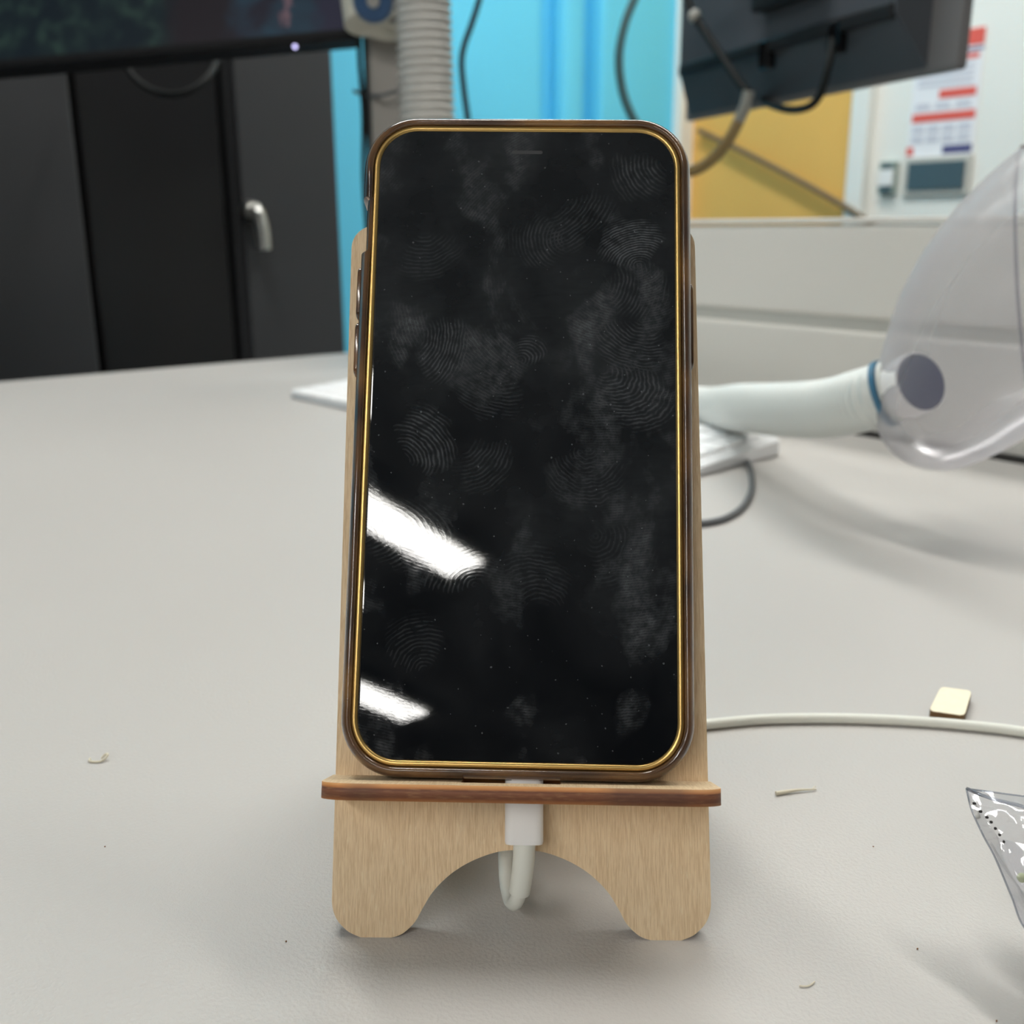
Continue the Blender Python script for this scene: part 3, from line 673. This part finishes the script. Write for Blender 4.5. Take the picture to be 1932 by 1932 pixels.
# tied black cord along the pole
bm = bmesh.new()
tube_into(bm, smooth_path([T(PX - .0255, PY - .026, 0.0028), T(PX - .027, PY - .030, 0.05), T(PX - .026, PY - .03, 0.12), T(PX - .028, PY - .028, 0.2), T(PX - .025, PY - .03, 0.27), T(PX - .027, PY - .03, 0.33), T(PX - .024, PY - .03, 0.42), T(PX - .026, PY - .03, .6)], 6), 0.0028, 10)
tag(obj('pole_cord', bm, m_cable_black, smooth=0.8), 'thin black cord running up the left edge of the grey pole', 'cord')
bm = bmesh.new()
tube_into(bm, smooth_path([at(668, 172, 1.16), at(690, 180, 1.14), at(716, 181, 1.118), at(742, 174, 1.118), at(762, 168, 1.122)], 6), 0.0022, 8)
tube_into(bm, smooth_path([at(680, 168, 1.16), at(700, 177, 1.14), at(716, 181, 1.118)], 4), 0.0012, 8)
tag(obj('cable_tie', bm, m_cable_grey, smooth=0.8), 'thin dark tie with loose end wrapped round the grey pole', 'tie')
# vertical corrugated hose in front of the pole
gh = [Vector((-0.0845, 1.135, TZ)), Vector((-0.0848, 1.136, TZ + 0.12)), Vector((-0.0860, 1.137, TZ + 0.25)), Vector((-0.0885, 1.14, TZ + 0.40)), Vector((-0.091, 1.145, TZ + 0.58))]
gp = resample(smooth_path(gh, 12), 0.00138)
bm = bmesh.new(); tube_into(bm, gp, lambda i: 0.0272 + 0.0019 * math.sin(2 * PI * i / 6.0), 40)
tag(obj('corrugated_hose', bm, m_grey_hose, smooth=1.2), 'grey corrugated hose rising upright beside the monitor pole', 'hose')
def cable_obj(name, pts, r, m, label):
    return tag(obj(name, tube(pts, r, 12, 8), m, smooth=0.8), label, 'cable')
cable_obj('hanging_cable', [at(918, -60, 1.40), at(904, 0, 1.40), at(890, 45, 1.40), at(876, 85, 1.40), at(871, 120, 1.40), at(876, 175, 1.40), at(884, 235, 1.40), at(895, 330, 1.40)] + [at(895, 330, 1.40) + Vector((0, .02, -z_)) for z_ in (.1, .25, .45)], 0.0042, m_cable_black, 'thin black cable hanging just right of the grey corrugated hose')
cable_obj('hanging_cable', [at(1225, -70, 1.35), at(1200, -10, 1.35), at(1179, 45, 1.35), at(1168, 105, 1.35), at(1173, 165, 1.35), at(1190, 215, 1.35), at(1218, 262, 1.35), at(1240, 290, 1.35)] + [at(1240, 290, 1.35) + Vector((0, .02, -z_)) for z_ in (.1, .25, .45)], 0.0058, m_cable_teal, 'thick dark green cable hanging in a bow in front of the blue wall')

# ------------------------------------------------------------------ left monitor (front, lit dark picture)
T_L = 1.12
yaw = Matrix.Rotation(math.radians(6), 3, 'Z'); 
xr = (R_ * math.cos(math.radians(1.7)) + U_ * math.sin(math.radians(1.7)))
nf = -(f_.copy()); nf = (Matrix.Rotation(math.radians(-7), 3, U_) @ nf).normalized()
xm = (xr - nf * xr.dot(nf)).normalized(); um = nf.cross(xm).normalized()
um = (um + xm * -0.045).normalized(); nf = xm.cross(um).normalized(); um = nf.cross(xm).normalized()
rc = at(671, 70, T_L)
MW, MH = 0.54, 0.335
mon = empty('monitor', mat=frame(xm, um, nf, rc)); tag(mon, 'black monitor showing a dark picture, hanging over the left of the desk', 'monitor')
obj('shell', bx((-MW / 2, MH / 2, -0.016), (MW, MH, 0.028), 0.004), m_black, mon)
bz = 0.0095
bm = bmesh.new()
for c, s in (((-MW / 2, bz / 2, 0), (MW, bz, 0.004)), ((-MW / 2, MH - bz / 2, 0), (MW, bz, 0.004)), ((-bz / 2, MH / 2, 0), (bz, MH, 0.004)), ((-MW + bz / 2, MH / 2, 0), (bz, MH, 0.004))): box_into(bm, c, s, 0.0008, None, 1)
obj('bezel', bm, mat('matt_black_bezel', s2l((14, 14, 16)), 0.7, spec=0.15), mon)
m_pic, g, b = newmat('lit_dark_picture')
v = g.coord(); X, Y, Z_ = g.xyz(v)
fol = g.noise(g.mapping(v, scl=(26, 26, 26)), 1.0, 5, 0.6); fol2 = g.noise(g.mapping(v, scl=(70, 50, 60)), 1.0, 3, 0.5)
forest = g.mix(g.math('MULTIPLY', g.ramp(fol, [(0.42, 0.0), (0.72, 1.0)]), g.ramp(fol2, [(0.4, 0.1), (0.7, 1.0)])), (0.003, 0.007, 0.010, 1), (0.022, 0.046, 0.034, 1))
dusk = g.mix(g.ramp(fol, [(0.4, 0.0), (0.7, 1.0)]), (0.010, 0.010, 0.016, 1), (0.012, 0.030, 0.045, 1))
trunk = (0.009, 0.007, 0.009, 1)
wob = g.math('MULTIPLY', g.math('SUBTRACT', fol2, 0.5), 0.03)
def step(edge, sm_): return g.math('DIVIDE', g.math('SUBTRACT', g.math('ADD', X, wob), edge), sm_, True)
c = g.mix(step(-0.225, 0.025), forest, trunk); c = g.mix(step(-0.150, 0.02), c, dusk)
c = g.mix(step(-0.052, 0.02), c, (0.014, 0.014, 0.026, 1))
str_ = g.math('MULTIPLY', g.math('SUBTRACT', 1.0, g.math('DIVIDE', g.math('ABSOLUTE', g.math('SUBTRACT', g.math('ADD', X, wob), -0.078)), 0.007), True), g.math('GREATER_THAN', Y, 0.018))
c = g.mix(g.math('MULTIPLY', str_, 0.8), c, (0.13, 0.075, 0.085, 1))
g.l(c, b.inputs['Emission Color']); b.inputs['Emission Strength'].default_value = 1.0
b.inputs['Base Color'].default_value = (0.006, 0.006, 0.007, 1); b.inputs['Roughness'].default_value = 0.3; b.inputs['Specular IOR Level'].default_value = 0.12
obj('screen', bx((-MW / 2, MH / 2, -0.001), (MW - 2 * bz, MH - 2 * bz, 0.003), 0), m_pic, mon)
lp = on_plane(558, 90, rc, nf); ll = frame(xm, um, nf, rc).inverted() @ lp
m_led = mat('led_glow', (0.02, 0.02, 0.03), 0.4); b = m_led.node_tree.nodes['Principled BSDF']; b.inputs['Emission Color'].default_value = (0.62, 0.58, 1, 1); b.inputs['Emission Strength'].default_value = 2.2
bm = bmesh.new(); bmesh.ops.create_uvsphere(bm, u_segments=12, v_segments=8, radius=0.0022); bmesh.ops.translate(bm, verts=bm.verts, vec=(ll.x, ll.y, 0.0025)); obj('power_light', bm, m_led, mon, smooth=2.0)
o = cable_obj('monitor_cable', [at(225, 60, 1.42), at(232, 110, 1.40), at(252, 145, 1.38), at(286, 170, 1.37), at(325, 178, 1.36), at(360, 170, 1.36), at(390, 148, 1.37), at(410, 112, 1.40), at(416, 60, 1.42)], 0.0042, m_cable_black, 'black cable looping below the left monitor in front of the lockers')

# ------------------------------------------------------------------ right monitor (back)
bl, br = at(1292, 229, 1.34), at(1806, 123, 0.90)
br.z = bl.z
xa = (br - bl).normalized(); WR = (br - bl).length
na_ = xa.cross(zz_).normalized()
if na_.dot(CAM - bl) < 0: na_ = -na_
fr = frame(xa, zz_, xa.cross(zz_).normalized(), bl); sgn = 1 if xa.cross(zz_).dot(CAM - bl) > 0 else -1
mon2 = empty('monitor', mat=fr); tag(mon2, 'dark grey monitor seen from behind, above the partition screen at right', 'monitor')
fi = fr.inverted()
def onm(px, py, off=0.0):
    p = fi @ on_plane(px, py, bl + na_ * off, na_); return p
HR = 0.33
obj('panel', bx((WR / 2, HR / 2, -sgn * 0.006), (WR, HR, 0.012), 0.003), m_mon_back_light, mon2)
# thicker back shell with sloping sides
off = 0.035
cA, cB = onm(1340, 205, .0), onm(1748, 135, .0); cC, cD = onm(1690, 25, off), onm(1352, 118, off)
bm = bmesh.new()
lo = [(0.012, 0.006), (cB.x, 0.006), (cB.x, HR - 0.02), (0.012, HR - .02)]
hi = [(0.045, cD.y), (cC.x, cD.y), (cC.x, HR - .05), (0.045, HR - .05)]
loft(bm, [[(x, y, sgn * 0.0) for x, y in lo], [(x, y, sgn * off) for x, y in hi]])
obj('back_shell', bm, m_mon_back, mon2)
yl = cD.y
obj('port_ledge', bx(((0.045 + cC.x) / 2, yl + 0.002, sgn * (off - 0.004)), (cC.x - 0.05, 0.014, 0.016), 0.003), m_black, mon2)
vx = onm(1470, 5, off + .02)
obj('mount_plate', bx((vx.x, vx.y + 0.055, sgn * (off + 0.008)), (0.115, 0.11, 0.022), 0.004), m_black, mon2)
mw = fr @ Vector((vx.x, vx.y + 0.055, sgn * (off + 0.02)))
obj('mount_arm', tube([Vector((vx.x, vx.y + .055, sgn * (off + 0.018))), Vector((vx.x - .02, vx.y + .06, sgn * (off + 0.09))), Vector((vx.x - .14, vx.y + .07, sgn * (off + 0.16)))], 0.016, 14), m_black, mon2, smooth=0.8)
for px_, py_, h in ((1440, 95, .03), (1572, 62, .03)):
    q_ = onm(px_, py_, off + .004); obj('plug', bx((q_.x, q_.y - 0.004, sgn * (off - 0.001)), (0.020, h, 0.012), 0.003), m_black_gloss, mon2)
def pm(px, py, o_=0.045): return on_plane(px, py, bl + na_ * o_, na_)
cable_obj('video_cable', [pm(1280, -60, .06), pm(1302, 15, .06), pm(1330, 60, .06), pm(1365, 112, .06), pm(1395, 155, .06), pm(1412, 176, .06)], 0.0048, m_cable_black, 'black cable slanting down across the left of the monitor back')
o = obj('cable_coupler', tube([pm(1413, 172, .062), pm(1406, 200, .062), pm(1392, 232, .062)], 0.0062, 12), mat('clear_grey_coupler', s2l((160, 158, 150)), 0.3), smooth=0.8); tag(o, 'pale grey coupler joining black and tan cable under the monitor', 'coupler')
cable_obj('signal_cable', [pm(1394, 228, .062), pm(1376, 262, .07), pm(1350, 295, .08), pm(1318, 318, .09), pm(1285, 326, .10), pm(1245, 330, .11)] + [pm(1245, 330, .11) + Vector((-.01, .02, -z_)) for z_ in (.05, .15, .35)], 0.0062, m_cable_tan, 'tan cable curving down to the left from the grey coupler')
cable_obj('power_cable', [pm(1572, 70, .035), pm(1566, 110, .05), pm(1556, 155, .055), pm(1543, 186, .055), pm(1522, 203, .055), pm(1490, 207, .045), pm(1458, 199, .03), pm(1440, 188, .0), pm(1420, 160, -.03), pm(1400, 100, -.04)], 0.0040, m_cable_black, 'black cable hanging in a loop from the middle of the monitor back')
bm = bmesh.new(); c_ = pm(1311, 30, .062); bmesh.ops.create_uvsphere(bm, u_segments=12, v_segments=8, radius=0.0075); bmesh.ops.translate(bm, verts=bm.verts, vec=c_)
tag(obj('cable_clip', bm, m_rail, smooth=2.0), 'small pale clip on the slanting black cable at top', 'clip')

# ------------------------------------------------------------------ lockers at the left
LB = 1.70
PLk = room(0, LB, 0)
def la(px, py=420): return on_plane(px, py, PLk, E2).dot(E1)
LH = 1.95
def locker(a0, a1, m, label, door_in=0.0, handle=None):
    t = empty('locker', room((a0 + a1) / 2, LB, 0), (0, 0, ROOM_ROT)); tag(t, label, 'locker', 'black steel lockers')
    wd = a1 - a0
    obj('body', bx((0, 0.22 + door_in, LH / 2), (wd, 0.42, LH), 0.004), m, t)
    d = obj('door', bx((0, 0.0 + door_in, LH / 2 + 0.02), (wd - 0.012, 0.022, LH - 0.08), 0.004), m, t)
    return t, d
a_r, a_m, a_l = la(641), la(448), la(168)
t1, d1 = locker(a_m, a_r, m_locker, 'black locker with a steel turn handle beside the blue wall')
t2, d2 = locker(a_l, a_m - 0.004, m_locker_dark, 'glossy black locker in the middle, set slightly back from its neighbours', 0.03)
t3, d3 = locker(a_l - 0.46, a_l - 0.004, m_locker, 'black locker at the left end of the row', 0.005)
bpy.context.view_layer.update()
ti = t1.matrix_world.inverted()
hp_ = ti @ on_plane(466, 398, PLk, E2); hq = ti @ on_plane(479, 462, PLk, E2)
bm = bmesh.new(); cyl_into(bm, (hp_.x, -0.008, hp_.z), (hp_.x, -0.030, hp_.z), 0.017, 0.015, 24)
h1 = obj('handle', bm, m_chrome, d1, smooth=0.6)
bm = bmesh.new(); tube_into(bm, smooth_path([Vector((hp_.x, -0.034, hp_.z + .008)), Vector((hp_.x + .004, -0.040, hp_.z - .012)), Vector((hp_.x + 0.008, -0.040, hp_.z - .035)), Vector((hp_.x + .009, -0.038, hp_.z - .062))], 6), lambda i: 0.0115 if i > 2 else .009, 14)
h2 = obj('lever', bm, m_chrome, d1, smooth=0.8)

# ------------------------------------------------------------------ things on the white wall at the right
PW = room(A1, 0, 0)
def wl(px, py): 
    p = on_plane(px, py, PW, E1); return p.dot(E2), p.z
def wbox(name, b0, b1, z0, z1, th, m, parent=None, bev=0.002, off=0.0):
    return obj(name, bx((A1 - off - th / 2, (b0 + b1) / 2, (z0 + z1) / 2), (th, abs(b1 - b0), abs(z1 - z0)), bev, RM), m, parent)
def empty_wall(name, px, py):
    b_, z_ = wl(px, py); return empty(name, room(A1, b_, z_))
def wparts(t, specs):
    bpy.context.view_layer.update(); inv = t.matrix_world.inverted()
    for (name, b0, b1, z0, z1, th, m, off, par) in specs:
        o = wbox(name, b0, b1, z0, z1, th, m, None, min(0.002, th / 3), off); o.parent = par or t; o.matrix_local = inv
        last = o
    return last
bL, _ = wl(1303, 300); bR, _ = wl(1612, 300); _, zb0 = wl(1500, 470); zt0 = ZC - 0.25
pin = empty_wall('pinboard', 1450, 300); tag(pin, 'ochre pinboard in a white frame behind the partition screen', 'pinboard')
wparts(pin, [('felt', bR, bL, 0.62, zt0, 0.014, m_ochre, 0.0, None), ('frame_stile', bR - 0.05, bR, 0.60, zt0 + .02, 0.03, m_white_wall, 0, None), ('frame_stile', bL, bL + 0.04, 0.60, zt0 + .02, 0.03, m_white_wall, 0, None), ('frame_rail', bR, bL, zt0, zt0 + .05, 0.03, m_white_wall, 0, None), ('frame_rail', bR, bL, 0.57, 0.62, 0.03, m_white_wall, 0, None)])
def pw(px, py, o_): return on_plane(px, py, PW - E1 * o_, E1)
cable_obj('wall_cable', [pw(1318, 246, .03), pw(1400, 285, .035), pw(1480, 326, .035), pw(1560, 370, .035), pw(1622, 408, .035), pw(1700, 470, .035)], 0.0075, mat('brown_cable', s2l((112, 92, 66)), 0.6), 'brown cable strung slantwise across the ochre pinboard')
# notice: paper sheet with red headings and pale blocks of text
pos = empty_wall('notice', 1785, 180); tag(pos, 'white printed notice with red bars taped to the white wall', 'notice')
b0_, _ = wl(1722, 180); b1_, _ = wl(1848, 180); _, z1_ = wl(1845, 52); _, z0_ = wl(1770, 298)
wparts(pos, [('sheet', b1_, b0_, z0_, z1_, 0.003, m_paper, 0, None)])
def W_(px): return wl(px, 180)[0]
H_ = z1_ - z0_; Wd = b0_ - b1_
def pr(x0, x1, y0, y1, m): return ('print', b0_ - Wd * x1, b0_ - Wd * x0, z1_ - H_ * y1, z1_ - H_ * y0, 0.001, m, 0.003, None)
specs = [pr(.62, 1, .0, .13, m_red), pr(.62, 1, .15, .17, m_navyprint), pr(.60, .95, .19, .23, m_red), pr(.42, .96, .45, .52, m_red), pr(.04, .98, .63, .70, m_red), pr(.0, .1, .90, .97, m_red), pr(.55, .98, .90, .97, m_navyprint)]
for r_ in range(2):
    for c_i in range(4): specs.append(pr(.06 + .23 * c_i, .24 + .23 * c_i, .73 + .08 * r_, .79 + .08 * r_, m_greyprint))
for r_ in range(4): specs.append(pr(.08, .9, .26 + .045 * r_, .285 + .045 * r_, m_greyprint))
for c_i in range(3): specs.append(pr(.08 + .3 * c_i, .3 + .3 * c_i, .55, .60, m_greyprint))
wparts(pos, specs)
dis = empty_wall('wall_display', 1772, 332); tag(dis, 'dark slate display plate in a pale surround below the notice', 'display')
b0_, z1_ = wl(1720, 308); b1_, z0_ = wl(1822, 356)
wparts(dis, [('surround', b1_ - .012, b0_ + .012, z0_ - .012, z1_ + .012, .01, m_rail, 0, None), ('display', b1_, b0_, z0_, z1_, .004, m_slate, .01, None)])
swi = empty_wall('wall_switch', 1680, 335); tag(swi, 'small grey-green rocker box left of the dark display plate', 'switch')
b0_, z1_ = wl(1667, 306); b1_, z0_ = wl(1693, 366)
dz_ = (z1_ - z0_)
wparts(swi, [('back_box', b1_, b0_, z0_, z1_, .016, m_greygreen, 0, None), ('rocker', b1_ + .004, b0_ - .004, z0_ + dz_ * .25, z1_ - dz_ * .25, .006, m_white_plug, .016, None), ('screw_cap', b1_ + .008, b0_ - .008, z1_ - dz_ * .2, z1_ - dz_ * .06, .004, m_slate, .016, None), ('screw_cap', b1_ + .008, b0_ - .008, z0_ + dz_ * .06, z0_ + dz_ * .2, .004, m_slate, .016, None)])
